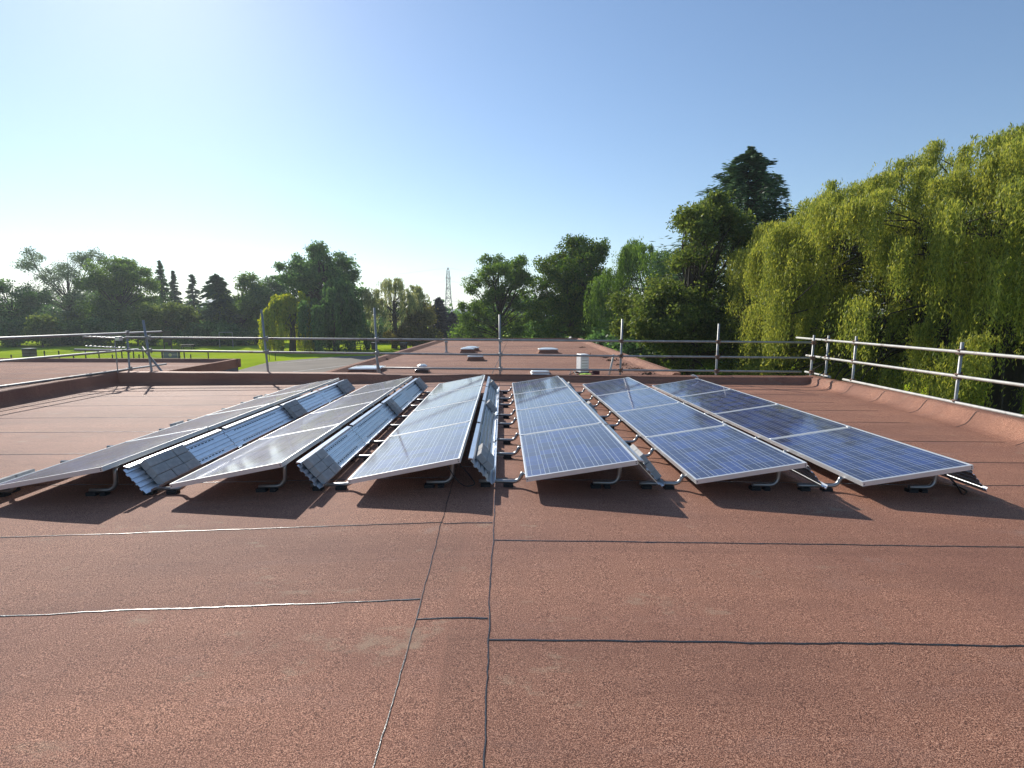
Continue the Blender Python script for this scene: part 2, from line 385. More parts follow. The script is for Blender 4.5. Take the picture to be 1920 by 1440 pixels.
# vertical laps on the right kerb
for yy in (3.6, 4.75, 5.75, 6.75, 7.95, 9.15, 10.35, 11.4, 12.1):
    i = min(range(len(Pr)-1), key=lambda q: abs(Pr[q][1]-yy)); a, c = RG[i], RG[i+1]; t = (yy-Pr[i][1])/(Pr[i+1][1]-Pr[i][1])
    pts = [Vector(p).lerp(Vector(q), t) for p, q in zip(a, c)][:8]; vs = []
    for q, p in enumerate(pts):
        dy = -.10*max(0, 1-q/2.4)**1.4
        for s_ in (-.006, .006): vs.append(p+Vector((-.0035, dy+s_, .0035)))
    kb.add(vs, [(2*q, 2*q+2, 2*q+3, 2*q+1) for q in range(7)], 2)
kb.build('parapet', [M['felt'], M['brickwall'], M['slot']], bld, smooth=True)

# ------------------------------------------------------------------ solar rows
ROWX = [-4.41, -2.879, -1.339, .196, 1.692, 3.179]; Y0 = 4.49; PP = 1.67; PW, PL_, TH = .99, 1.65, .172
def panel_proto():
    r = thing('solar_panel', 'x', 'solar panel')
    T = Matrix.Translation((0, 0, .17)) @ Matrix.Rotation(-TH, 4, 'Y')
    f = MB(); fw, fh = .011, .042
    f.box((0, 0, -fh), (fw, PL_, 0), 0, T); f.box((PW-fw, 0, -fh), (PW, PL_, 0), 0, T)
    f.box((fw, 0, -fh), (PW-fw, fw, -.0004), 0, T); f.box((fw, PL_-fw, -fh), (PW-fw, PL_, -.0004), 0, T)
    f.box((.10, .30, -.062), (.89, .335, -.0425), 0, T); f.box((.10, 1.29, -.062), (.89, 1.325, -.0425), 0, T)
    fr = f.build('frame', M['alu'], r)
    for xx, zz in ((PW-.016, -.012), (PW-.016, -.028), (.0135, -.022)):
        h = MB(); h.box((xx-.004, -.0012, zz-.004), (xx+.004, .001, zz+.004), 0, T); h.build('frame_bolt', M['slot'], fr)
    gl = MB(); a, b_ = fw*.9, PL_-fw*.9
    gl.box((fw*.9, a, -.0075), (PW-fw*.9, b_, -.0035), 0, T); o = gl.build('cell_glass', M['glass'], r)
    uv = o.data.uv_layers.new(name='UVMap'); inv = T.inverted()
    for lp in o.data.loops:
        p = inv @ o.data.vertices[lp.vertex_index].co; uv.data[lp.index].uv = (p.x, p.y)
    bs = MB(); bs.box((fw+.001, fw+.001, -.013), (PW-fw-.001, PL_-fw-.001, -.009), 0, T)
    bs.build('back_sheet', M['back'], r)
    jb = MB(); jb.cbox((.42, 1.45, -.036), (.56, 1.56, -.0135), .006, 0, T); jb.build('junction_box', M['rubber'], r)
    for xx in (.012, PW-.05):
        cl = MB(); cl.cbox((xx, PL_-.006, .0003), (xx+.038, PL_+.026, .0045), .001, 0, T); cl.build('clamp', M['alu'], r)
    for yy in (.27, 1.26):
        lo = MB(); pts = [(-.42, yy, .046), (-.10, yy, .046)]
        for k in range(1, 7): a_ = k/6*1.35; pts.append((-.10+.075*math.sin(a_), yy, .046+.075*(1-math.cos(a_))))
        pts.append((-.012, yy, .135)); lo.tube(pts, .0185, 8); lo.box((-.022, yy-.022, .118), (.03, yy+.022, .127))
        g_ = lo.build('low_leg', M['tube'], r, smooth=True)
        for x0_, x1_ in ((-.40, -.31), (-.19, -.10)): fp = MB(); fp.cbox((x0_, yy-.035, 0), (x1_, yy+.035, .032)); fp.build('rubber_foot', M['rubber'], g_)
        hi = MB(); pts = [(.64, yy, .046), (.80, yy, .046)]
        for k in range(1, 7): a_ = k/6*1.45; pts.append((.80+.08*math.sin(a_), yy, .046+.08*(1-math.cos(a_))))
        pts += [(.885, yy, .2), (.888, yy, .268)]; hi.tube(pts, .0185, 8); hi.box((.86, yy-.022, .255), (.92, yy+.022, .266))
        g_ = hi.build('high_leg', M['tube'], r, smooth=True)
        for x0_, x1_ in ((.62, .71), (.745, .80)): fp = MB(); fp.cbox((x0_, yy-.035, 0), (x1_, yy+.035, .032)); fp.build('rubber_foot', M['rubber'], g_)
    return r
def row_at(i, y, dx=0, dz=0):
    s_ = slope(ROWX[i]); return (ROWX[i]+dx, y, zr(ROWX[i])-s_*dx+dz), s_
ORD = ['leftmost', 'second', 'third', 'fourth', 'fifth', 'rightmost']
def rowname(i): return {0: 'leftmost row', 5: 'rightmost row'}.get(i, f'{ORD[i]} row from left')
PLACE = ['nearest panel', 'second panel from the front', 'third panel from the front', 'farthest panel']
LOOK = ['pale reflecting', 'silvery streaked', 'pale blue', 'mid blue', 'blue', 'deep blue']
proto = None
for i in range(6):
    for k in range(4):
        lab = f'{LOOK[i]} framed solar panel, {PLACE[k]} of the {rowname(i)}'
        p_, s_ = row_at(i, Y0+k*PP+random.uniform(-.003, .003), random.uniform(-.004, .004))
        if proto is None: proto = panel_proto(); o = proto
        else: o = dup(proto)
        o.location = p_; o.rotation_euler = (0, s_, random.uniform(-.002, .002)); o['label'] = lab; o['group'] = 'solar panels in tilted rows'
# wind deflectors: ribbed galvanised plates leaning on the high side of every row
A_, B_ = Vector((1.062, .276)), Vector((1.245, .056)); DV = (B_-A_).normalized(); NV = Vector((-DV.y, DV.x)); PLN = (B_-A_).length
def deflector_proto(nm, y0, y1, label):
    r = thing('wind_deflector', label, 'metal deflector')
    prof = []
    stops = [(0, 0), (.040, 0), (.046, -.013), (.070, -.013), (.076, 0), (.108, 0), (.112, -.010), (.124, -.010), (.128, 0), (.160, 0), (.164, -.010), (.176, -.010), (.180, 0), (.210, 0), (.216, -.013), (.240, -.013), (.246, 0), (PLN, 0)]
    for d, h in stops: q = A_+DV*d+NV*h; prof.append((q.x-1.245, q.y))
    th = .0016; back = [(x-NV.x*th, z-NV.y*th) for x, z in reversed(prof)]
    b = MB(); b.prism(prof+back, y0, y1); yy = y0+.22
    while yy < y1-.25:
        for d in (.058, .228):
            q = A_+DV*d+NV*(-.013); c0 = q-DV*.006; c1 = q+DV*.006; e = NV*.0009
            b.add([(c0.x-1.245+e.x, yy, c0.y+e.y), (c1.x-1.245+e.x, yy, c1.y+e.y), (c1.x-1.245+e.x, yy+.045, c1.y+e.y), (c0.x-1.245+e.x, yy+.045, c0.y+e.y)], [(0, 1, 2, 3)], 1)
        yy += .068
    b.build('ribbed_plate', [M['galv'], M['slot']], r)
    t = MB(); t.prism([(A_.x-1.245-.030, A_.y+.004), (A_.x-1.245-.026, A_.y+.018), (A_.x-1.245+.016, A_.y+.0105), (A_.x-1.245+.020, A_.y-.010), (A_.x-1.245+.0165, A_.y-.010), (A_.x-1.245+.010, A_.y+.006)], y0+.05, y1-.03)
    t.build('top_flange', M['galv'], r)
    t = MB(); t.prism([(.0005, B_.y), (.021, B_.y+.006), (.030, B_.y+.034), (.0275, B_.y+.035), (.0185, B_.y+.009), (0, B_.y+.0035)], y0+.03, y1-.05)
    t.build('bottom_lip', M['galv'], r); return r
dp = None
for i in range(6):
    for k in range(4 if i < 4 else 1):
        lab = f'ribbed galvanised deflector plate, {["nearest", "second from the front", "third from the front", "farthest"][k]} behind the {rowname(i)}'
        p_, s_ = row_at(i, Y0+.12+k*PP, 1.245)
        if dp is None: dp = deflector_proto('d', 0, PP-.012, lab); o = dp
        else: o = dup(dp)
        o.location = p_; o.rotation_euler = (0, s_, 0); o['label'] = lab; o['group'] = 'deflector plates between the panel rows'
# concrete blocks
bm_ = MB(); bm_.cbox((-.046, -.0985, 0), (.046, .0985, .064), .004); bp = None
PHI = math.atan2(NV.x, NV.y)
def brick(loc, rot, lab):
    global bp
    if bp is None: bp = bm_.build('concrete_block', M['brick']); o = bp; tag(o, lab, 'concrete block', 'concrete blocks weighing down the metal plates')
    else: o = dup(bp)
    o.location = loc; o.rotation_euler = rot; o['label'] = lab
    o.scale = (1, 1, random.uniform(.96, 1.04))
ROWSN = ['upper', 'middle', 'lower']
piles = {0: [('near', 4.80, 3, 3), ('middle', 8.02, 2, 3), ('far', 10.62, 3, 3)], 1: [('near', 4.70, 2, 3), ('middle', 8.15, 1, 3), ('far', 10.85, 2, 3)],
         2: [('near', 4.84, 2, 2), ('middle', 7.9, 1, 2), ('far', 10.45, 1, 2)], 3: [('near', 4.80, 2, 3), ('middle', 7.95, 1, 2), ('far', 10.45, 1, 2)]}
COLN = {1: [''], 2: ['front ', 'back '], 3: ['front ', 'centre ', 'back ']}
for i, ps in piles.items():
    for nm, ys_, nc, nr in ps:
        for c in range(nc):
            for q in range(nr):
                d = (.002+.0475 if nr == 3 else .085)+q*.0955; pt = A_+DV*d+NV*.003
                p_, s_ = row_at(i, ys_+.1+c*.203+random.uniform(-.006, .006), pt.x, pt.y)
                lab = f'{COLN[nc][c]}{ROWSN[q] if nr == 3 else ("upper", "lower")[q]} grey concrete block of the {nm} pile behind the {rowname(i)}'.strip()
                brick(p_, (0, PHI+s_, random.uniform(-.02, .02)), lab)
# ballast tray along the outer low edge of the leftmost row
tr = thing('ballast_tray', 'narrow pale metal tray along the outer low edge of the leftmost panel row', 'metal tray', (-4.62, Y0+.05, zr(-4.6)))
b = MB(); b.prism([(-.13, .016), (-.125, .045), (-.12, .046), (.10, .090), (.13, .13), (.133, .13), (.104, .086), (-.12, .041), (-.127, .016)], 0, 6.4); b.build('tray_sheet', M['galv'], tr)
for yy in (.3, 1.9, 3.5, 5.1, 6.2): b = MB(); b.cbox((-.12, yy, .0), (.08, yy+.08, .030)); b.build('rubber_foot', M['rubber'], tr)
for q, yy in enumerate((4.75, 4.96, 7.42, 9.95)):
    brick((-4.635, yy+.1, zr(-4.6)+.070), (0, -.20, random.uniform(-.03, .03)), ['front concrete block on the tray left of the leftmost row', 'second concrete block on the tray left of the leftmost row', 'lone concrete block halfway along the tray left of the leftmost row', 'lone concrete block at the far part of the tray by the leftmost row'][q])
# cables
def cable(pts, r, label, name='cable'):
    P = []; pts = [Vector(p) for p in pts]
    for i in range(len(pts)-1):
        p0 = pts[max(i-1, 0)]; p1 = pts[i]; p2 = pts[i+1]; p3 = pts[min(i+2, len(pts)-1)]
        for k in range(8):
            t = k/8; P.append(.5*((2*p1)+(p2-p0)*t+(2*p0-5*p1+4*p2-p3)*t*t+(3*p1-p0-3*p2+p3)*t**3))
    P.append(pts[-1]); b = MB(); b.tube(P, r, 6)
    return tag(b.build(name, M['blackcable'], smooth=True), label, 'cable')
zc = zr(-.5)
cable([(-.50, 4.62, .24), (-.42, 4.60, .12), (-.34, 4.62, .045), (-.26, 4.72, .03), (-.30, 4.86, .05), (-.40, 4.9, .16), (-.46, 4.95, .25)], .005, 'black cable loop drooping under the near end of the third panel row')
cable([(3.99, 4.66, .17), (4.10, 4.60, .06), (4.22, 4.64, -.06), (4.36, 4.75, -.075), (4.40, 4.95, -.07)], .008, 'black cable trailing from the near corner of the rightmost panel row')
for q, (xx, y0_, nm) in enumerate([(-.42, 5.2, 'third'), (-.40, 8.0, 'third'), (-1.93, 6.4, 'second'), (1.10, 5.9, 'fourth')]):
    z_ = zr(xx); cable([(xx-.02, y0_, z_+.25), (xx+.03, y0_+.2, z_+.12), (xx+.02, y0_+.6, z_+.10), (xx+.04, y0_+1.0, z_+.14), (xx-.02, y0_+1.3, z_+.26)], .0042, f'thin black cable sagging under the {"middle" if y0_ > 6 else "near"} high edge of the {nm} panel row')
b = MB(); b.tube([(0, 0, 0), (-.03, .01, .05), (-.09, .02, .07), (-.14, .02, .055), (-.11, .01, .045), (-.05, 0, .045), (.02, 0, .02)], .007, 6)
o = b.build('strap_loop', M['white'], smooth=True); o.location = at(1308, 709, 11.05); tag(o, 'small white strap loop tied to the far corner of the rightmost panel row', 'strap')

# ------------------------------------------------------------------ scaffold guard rails
def arail(run, pts, mat, r=.0242, name='rail'):
    b = MB(); b.tube(pts, r, 10); return b.build(name, mat, run, smooth=True)
def coupler(run, p, mat):
    b = MB(); x, y, z = p; b.cbox((x-.04, y-.055, z-.044), (x+.04, y+.05, z+.044), .014); b.bar((x+.046, y-.03, z-.07), (x+.046, y-.03, z+.07), .020); b.bar((x-.075, y-.045, z+.02), (x+.06, y-.045, z+.02), .018); b.build('coupler', mat, run)
run = thing('scaffold_guardrail', 'grey scaffold tube guardrail with three rails across the back edge of the roof', 'guardrail')
POST = [(-8.93, 1.47, -8.80, .10), (-6.0, 1.74, -5.91, .0), (-3.2, 1.78, -3.16, .0), (-.07, 1.61, -.06, -.05), (3.03, 1.50, 3.0, -.05), (5.49, 1.38, 5.47, -.1), (7.95, 1.09, 7.92, -.1)]
for xt, zt, xb, zb in POST: arail(run, [(xb+(xb-xt)*.6, 13.45, zb-1.2), (xt, 13.45, zt)], M['scaf'], .0265, 'post')
for z0, z1, x0, x1, bow in ((1.052, .905, -10.4, 7.86, .0), (.74, .51, -10.64, 7.9, -.01), (.272, .155, -3.02, 7.65, 0)):
    arail(run, [(x0+(x1-x0)*t, 13.395, z0+(z1-z0)*t+bow*math.sin(math.pi*t)) for t in np.linspace(0, 1, 9)], M['scaf'], .0262)
    for xt, zt, xb, zb in POST:
        if xb > x0: coupler(run, (xb+.0, 13.42, z0+(z1-z0)*(xb-x0)/(x1-x0)), M['rust'] if xb > 2 else M['scaf'])
arail(run, [(-3.22, 13.52, .63), (-3.06, 13.5, -.2)], M['scaf'], .026, 'brace'); arail(run, [(2.84, 13.5, .60), (2.68, 13.5, -.2)], M['scaf_pale'], .026, 'brace')
arail(run, [(-9.05, 13.5, .80), (-8.55, 13.5, .1), (-8.45, 13.5, -.1)], M['scaf'], .027, 'brace')
run = thing('scaffold_guardrail', 'pale scaffold tube guardrail running along the right edge of the roof beside the willow', 'guardrail')
def rx(y): return 7.55+(y-7.5)*.1
for y, zt in ((11.88, 1.12), (8.74, 1.13), (5.6, 1.14), (2.4, 1.14), (13.1, 1.09)): arail(run, [(rx(y)+.01, y+.05, -1.4), (rx(y), y, zt)], M['scaf'], .026, 'post')
for z0, z1, ya, yb in ((.975, .965, 14.75, -2), (.525, .64, 14.1, -2), (.085, .088, 14.1, 12.8), (.10, .18, 12.2, -2)):
    arail(run, [(rx(ya+(yb-ya)*t)-.05, ya+(yb-ya)*t, z0+(z1-z0)*t) for t in np.linspace(0, 1, 7)], M['scaf_pale'], .0262)
    for y in (11.88, 8.74, 5.6, 2.4, 13.1):
        if yb < y < ya: coupler(run, (rx(y)-.02, y+.01, z0+(z1-z0)*(ya-y)/(ya-yb)), M['rust'])
run = thing('scaffold_guardrail', 'dark scaffold tube guardrail along the left edge of the roof by the aerial', 'guardrail')
for y, zt in ((13.68, 1.2), (8.2, 1.22), (3.0, 1.22)): arail(run, [(-9.55, y, -1.4), (-9.52, y, zt)], M['scaf'], .022 if y > 13 else .026, 'post')
for z0, ya in ((1.145, 15.0), (.715, 13.98), (.235, 15.08)):
    arail(run, [(-9.48, ya, z0), (-9.48, -3, z0+.02)], M['scaf'], .0265)
    for y in (13.68, 8.2): coupler(run, (-9.5, y-.02, z0), M['scaf'])
# aerial
ae = thing('tv_aerial', 'thin silver television aerial with stubby rods at the left back roof corner', 'aerial', (-9.42, 13.1, .18))
b = MB(); b.tube([(0, 0, 0), (.0, 0, .88)], .012, 6); b.build('mast', M['scaf'], ae)
for z in (.62, .85):
    b = MB(); b.tube([(-.62, -.1, z+.05), (.14, .02, z)], .011, 6); b.build('boom', M['alu'], ae)
    b = MB()
    for k in range(9):
        t = k/8; p = Vector((-.62, -.1, z+.05)).lerp(Vector((.14, .02, z)), t); w_ = .05+.09*t
        b.tube([p+Vector((.02, -w_, .012)), p+Vector((-.02, w_, .012))], .006, 5)
    b.build('aerial_rod', M['alu'], ae)
b = MB(); b.box((.05, -.06, .80), (.15, .06, .90)); b.build('aerial_box', M['alu'], ae)

# ------------------------------------------------------------------ other roofs
def wing(name, label, poly, z, kerbs, kh, kw, wallm, seams, sdir_):
    r = thing(name, label, 'building', (poly[0][0], poly[0][1], GZ)); ox, oy = poly[0]
    L_ = lambda p, zz: (p[0]-ox, p[1]-oy, zz-GZ)
    d = MB(); d.add([L_(p, z) for p in poly], [tuple(range(len(poly)))])
    for a, c, wd in seams:
        a = Vector(a); c = Vector(c); nn = Vector((-(c-a).y, (c-a).x)).normalized()*wd
        d.add([L_(a-nn, z+.004), L_(c-nn, z+.004), L_(c+nn, z+.004), L_(a+nn, z+.004)], [(0, 1, 2, 3)], 1)
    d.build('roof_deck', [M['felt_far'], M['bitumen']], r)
    n = len(poly); ctr = Vector((sum(p[0] for p in poly)/n, sum(p[1] for p in poly)/n))
    for i in range(n):
        a = Vector(poly[i]); c = Vector(poly[(i+1) % n]); t = (c-a).normalized(); out = Vector((t.y, -t.x))
        if out.dot((a+c)/2-ctr) < 0: out = -out
        wl = MB(); wl.add([L_(a+out*.01, GZ), L_(c+out*.01, GZ), L_(c+out*.01, z-.02), L_(a+out*.01, z-.02)], [(0, 1, 2, 3)]); wl.build('wall', wallm, r)
        if i in kerbs:
            k = MB(); a2 = a-t*.12; c2 = c+t*.12
            q = [(-kw, 0.002), (-kw*.55, kh*.75), (-kw*.4, kh), (.06, kh), (.06, -.22), (.0, -.22)]
            k.add([L_(a2+out*o, z+h) for o, h in q]+[L_(c2+out*o, z+h) for o, h in q], [(j, j+1, j+1+len(q), j+len(q)) for j in range(len(q)-1)]+[tuple(range(len(q))), tuple(range(2*len(q)-1, len(q)-1, -1))])
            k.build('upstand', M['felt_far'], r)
    return r
ZF = -.04
FP = [(-4.72, 13.9), (4.62, 13.9), (5.35, 36.8), (-4.02, 36.8)]
def fx(t, y): s_ = (y-13.9)/22.9; a = -4.72+.7*s_; b_ = 4.62+.73*s_; return a+(b_-a)*t
sm = [((fx(.02, y), y), (fx(.96, y), y-.05), .007) for y in (14.9, 16.0, 17.1, 18.3, 19.4, 20.5, 21.6, 22.8, 24, 25.1, 26.3, 27.5, 30.4, 31.6)]
sm += [((fx(.01, 28.7), 28.7), (fx(.93, 28.3), 28.3), .05), ((fx(.47, 14), 14), (fx(.47, 36), 36), .006)]
far = wing('flat_roofed_wing', 'long low wing behind the guardrail with a faded red felt roof and white skylights', FP, ZF, (1, 2, 3), .13, .26, M['brickwall'], sm, None)
fo = Vector(far.location)
def part_at(mb, name, mat, p, parent, smooth=False):
    return mb.build(name, mat, parent, loc=Vector(p)-fo, smooth=smooth)
def skylight(px, py, w_, d_, h, lab, style=0):
    P = at(px, py, 20); t = (ZF-CAMZ)/(P.z-CAMZ); P = Vector((0, 0, CAMZ)).lerp(P, t)
    k = MB(); i = .12*w_; k.add([(-w_/2, -d_/2, 0), (w_/2, -d_/2, 0), (w_/2, d_/2, 0), (-w_/2, d_/2, 0), (-w_/2+i, -d_/2+i, h), (w_/2-i, -d_/2+i, h), (w_/2-i, d_/2-i, h), (-w_/2+i, d_/2-i, h)], [(4, 5, 6, 7), (0, 1, 5, 4), (1, 2, 6, 5), (2, 3, 7, 6), (3, 0, 4, 7)])
    o = part_at(k, 'skylight', M['felt_far'] if style != 2 else M['white'], (P.x, P.y+d_/2, ZF), far); o['label'] = lab
    dm = MB(); N = 8; a, c = w_/2-i*.6, d_/2-i*.6
    vs = [(-a+2*a*u/N, -c+2*c*v/N, h+.02+.30*h*(1-(2*u/N-1)**4)*(1-(2*v/N-1)**4)) for v in range(N+1) for u in range(N+1)]
    dm.add(vs, [(v*(N+1)+u, v*(N+1)+u+1, (v+1)*(N+1)+u+1, (v+1)*(N+1)+u) for v in range(N) for u in range(N)])
    dm.box((-a-.02, -c-.02, h-.02), (a+.02, c+.02, h+.018), 1)
    dm.build('dome', [M['dome'], M['white']], o, smooth=True)
skylight(891, 677, .62, .75, .16, 'nearer skylight of the cluster on the left')
skylight(876, 662, .66, .75, .17, 'left skylight of the far pair')
skylight(884, 659, .70, .8, .16, 'right skylight of the far pair')
skylight(1029, 663, .95, .9, .17, 'wide lone skylight in the middle of the roof')
skylight(1014, 702.5, .52, .75, .07, 'flat clear domed skylight close behind the guardrail', 2)
skylight(681, 699, .98, 1.0, .10, 'broad white skylight at the near left corner of the roof')
b = MB(); b.lathe([(.10, 0), (.10, .02), (.05, .05), (.05, .42), (.075, .43), (.075, .50), (.03, .53)], 12); P = at(837, 661, 20); t = (ZF-CAMZ)/(P.z-CAMZ); P = Vector((0, 0, CAMZ)).lerp(P, t); part_at(b, 'vent_pipe', M['wall'], (P.x, P.y, ZF), far, True)
b = MB(); b.cbox((-.19, -.19, 0), (.19, .19, .09), .02); b.lathe([(.10, .09), (.10, .15), (.15, .16), (.15, .19), (.08, .23)], 14, m=1); part_at(b, 'roof_vent', [M['bitumen'], M['dome']], (at(794, 699, 15.6).x, 15.4, ZF), far)
# left lower roof
ZL = -.52
LP = [(-11.55, 8), (-12.2, 24.6), (-34, 25.6), (-32, 8)]
wing('flat_roofed_annexe', 'lower neighbouring flat roof with a dark kerb, beyond the left edge guardrail', LP, ZL, (0, 1), .16, .30, M['grey'],
     [((-12, y), (-32, y+.8), .012) for y in (10, 11.6, 13.2, 14.8, 16.4, 18, 19.6, 21.2, 22.8)], None)
# air conditioning unit
def onroof(px, py, z=ZF):
    P = at(px, py, 20); t = (z-CAMZ)/(P.z-CAMZ); return Vector((0, 0, CAMZ)).lerp(P, t)
P = onroof(1092, 700)
ac = thing('air_conditioning_unit', 'white air conditioning unit standing on the wing roof near the right end', 'air conditioner', P, (0, 0, .2)); ac.scale = (.92, .92, .95)
b = MB(); b.cbox((-.13, -.20, .05), (.13, .20, .58), .012); b.build('casing', M['white'], ac)
b = MB()
for k in range(7): b.box((.131, -.16, .12+.06*k), (.134, .16, .135+.06*k))
for k in range(5): b.box((-.1, -.204, .15+.08*k), (.1, -.2005, .165+.08*k))
b.build('vent_grille', M['wall'], ac)
b = MB(); b.lathe([(.15, 0), (.15, .012), (.135, .02), (.03, .02), (.03, .03)], 20)
o = b.build('fan_guard', M['grey'], ac); o.rotation_euler = (0, math.pi/2, 0); o.location = (.135, 0, .34)
for yy in (-.17, .12):
    b = MB(); b.cbox((-.16, yy, 0), (.16, yy+.05, .05)); b.build('foot', M['rubber'], ac)
def lump(name, mat, p, r, sc, lab, cat, seed=0, group=None):
    rr = random.Random(seed); b = MB(); n, k = 12, 7; vs = []
    for i in range(k+1):
        a = math.pi/2*(1-i/k)
        for j in range(n):
            t = 2*math.pi*j/n; q = r*(1+rr.uniform(-.16, .16)); vs.append((q*math.cos(a)*math.cos(t)*sc[0], q*math.cos(a)*math.sin(t)*sc[1], max(0, q*math.sin(a)*sc[2])))
    b.add(vs, [(i*n+j, (i+1)*n+j, (i+1)*n+(j+1) % n, i*n+(j+1) % n) for i in range(k) for j in range(n)])
    o = b.build(name, mat, smooth=True); o.location = p; return tag(o, lab, cat, group)
lump('bag', M['red'], onroof(1117, 704), .13, (1, 1, 1.1), 'dark maroon rounded bag on the wing roof right of the air conditioner', 'bag', 1)
lump('safety_vest', M['hivis'], onroof(1098, 704), .17, (1.2, .8, .32), 'crumpled lime safety vest lying in front of the air conditioner', 'vest', 2)
cable([onroof(1068, 703)+Vector((0, 0, .01)), onroof(1073, 697)+Vector((0, 0, .07)), onroof(1082, 703)+Vector((0, 0, .01)), onroof(1100, 700)+Vector((0, 0, .05)), onroof(1112, 701)+Vector((0, 0, .02))], .012, 'loose black cable around the foot of the air conditioner on the wing roof')
def litter(p, r, seed, lab):
    rr = np.random.default_rng(seed); n = 70
    c = rr.normal(0, 1, (n, 3))*np.array([r*.42, r*.22, r*.10]); c[:, 2] = np.abs(c[:, 2])+.01
    o = quads('leaf_litter', leaf_quads(c, .05, .04, rr), M['moss']); o.location = p; tag(o, lab, 'leaf litter', 'leaf litter along the wing roof edge')

# ------------------------------------------------------------------ foliage tools
def leaf_quads(C, ln, wd, rng, droop=0., jitter=.35):
    n = len(C); d = rng.normal(0, 1, (n, 3)); d[:, 2] -= droop; d /= np.linalg.norm(d, axis=1)[:, None]+1e-9
    r = rng.normal(0, 1, (n, 3)); s = np.cross(d, r); s /= np.linalg.norm(s, axis=1)[:, None]+1e-9
    l = (ln*(1+jitter*rng.uniform(-1, 1, n)))[:, None]; w_ = (wd*(1+jitter*rng.uniform(-1, 1, n)))[:, None]
    return np.stack([C-d*l*.5, C+s*w_*.5-d*l*.05, C+d*l*.5, C-s*w_*.5-d*l*.05], 1)
def limb(b, a, c, r0, r1, rr, sag=.12, n=5, m=6):
    a = Vector(a); c = Vector(c); L0 = (c-a).length; P = []; o = Vector((rr.uniform(-1, 1), rr.uniform(-1, 1), rr.uniform(.1, 1)))*L0*sag
    for i in range(n+1): t = i/n; P.append(a.lerp(c, t)+o*math.sin(math.pi*t))
    b.tube(P, [r0+(r1-r0)*i/n for i in range(n+1)], m, cap=False); return P
def broadleaf(name, label, mat, Y, ells, base_px, lobes=26, clumps=14, per=26, leaf=.30, spread=.55, seed=1, trunk_r=.28, group='trees beyond the roof', lobe=.30, gz=GZ, depth=.9, fork=.30, shell=.45, cat='tree'):
    """ells: crown outline as (px, py, rx, ry) ovals surveyed at distance Y"""
    rr = np.random.default_rng(seed); pr = random.Random(seed)
    bx = at(base_px, 600, Y).x; root = thing(name, label, cat, (bx, Y, gz), group=group); sc = Y/F
    E_ = []
    for px, py, ex, ey in ells:
        c = at(px, py, Y); E_.append((np.array([c.x-bx, 0, c.z-gz]), np.array([ex*sc, ex*sc*depth, ey*sc])))
    vol = np.array([e[1][0]*e[1][2] for e in E_]); vol = vol/vol.sum(); LC = []; LR = []
    for q in range(lobes):
        c, r = E_[rr.choice(len(E_), p=vol)]
        d = rr.normal(0, 1, 3); d /= np.linalg.norm(d); u = shell+(1-shell)*rr.random()**.6
        lr = lobe*float(np.mean(r))*rr.uniform(.7, 1.25)
        LC.append(c+d*np.maximum(r-lr*.42, .2*r)*u); LR.append(lr)
    LC = np.array(LC); LR = np.array(LR); LC[:, 2] = np.maximum(LC[:, 2], .9)
    CC = np.repeat(LC, clumps, 0); d = rr.normal(0, 1, CC.shape); d /= np.linalg.norm(d, axis=1)[:, None]
    CC = CC+d*(np.repeat(LR, clumps)*rr.uniform(.35, 1.05, len(CC)))[:, None]*np.array([1.08, 1.08, .82])
    P = np.repeat(CC, per, 0)+rr.normal(0, spread*.5, (len(CC)*per, 3))*np.array([1, 1, .75])
    P[:, 2] = np.maximum(P[:, 2], .15)
    quads('crown', leaf_quads(P, leaf, leaf*.62, rr, .4), mat, root)
    top = max(e[0][2]+e[1][2]*.55 for e in E_); fz = max(1.2, top*fork)
    b = MB(); cx = float(np.mean([e[0][0] for e in E_])); P0 = [Vector((0, 0, -.1)), Vector((.1*pr.uniform(-1, 1), 0, fz*.5)), Vector((cx*.25, 0, fz)), Vector((cx*.7, 0, top*.75)), Vector((cx, 0, top))]
    b.tube(P0, [trunk_r*1.25, trunk_r, trunk_r*.85, trunk_r*.35, trunk_r*.12], 8, cap=False); b.build('trunk', M['bark'], root, smooth=True)
    b = MB()
    for q in range(len(LC)):
        t = min(1, max(0, (LC[q][2]*.55-fz*.6)/(top*.8))); a = P0[2].lerp(P0[3], t) if t < 1 else P0[3]
        pts = limb(b, a, LC[q], trunk_r*.34, trunk_r*.07, pr)
        for k in range(3): limb(b, pts[3], CC[q*clumps+k], trunk_r*.09, trunk_r*.02, pr, .1, 3, 4)
    b.build('branches', M['bark'], root, smooth=True); return root
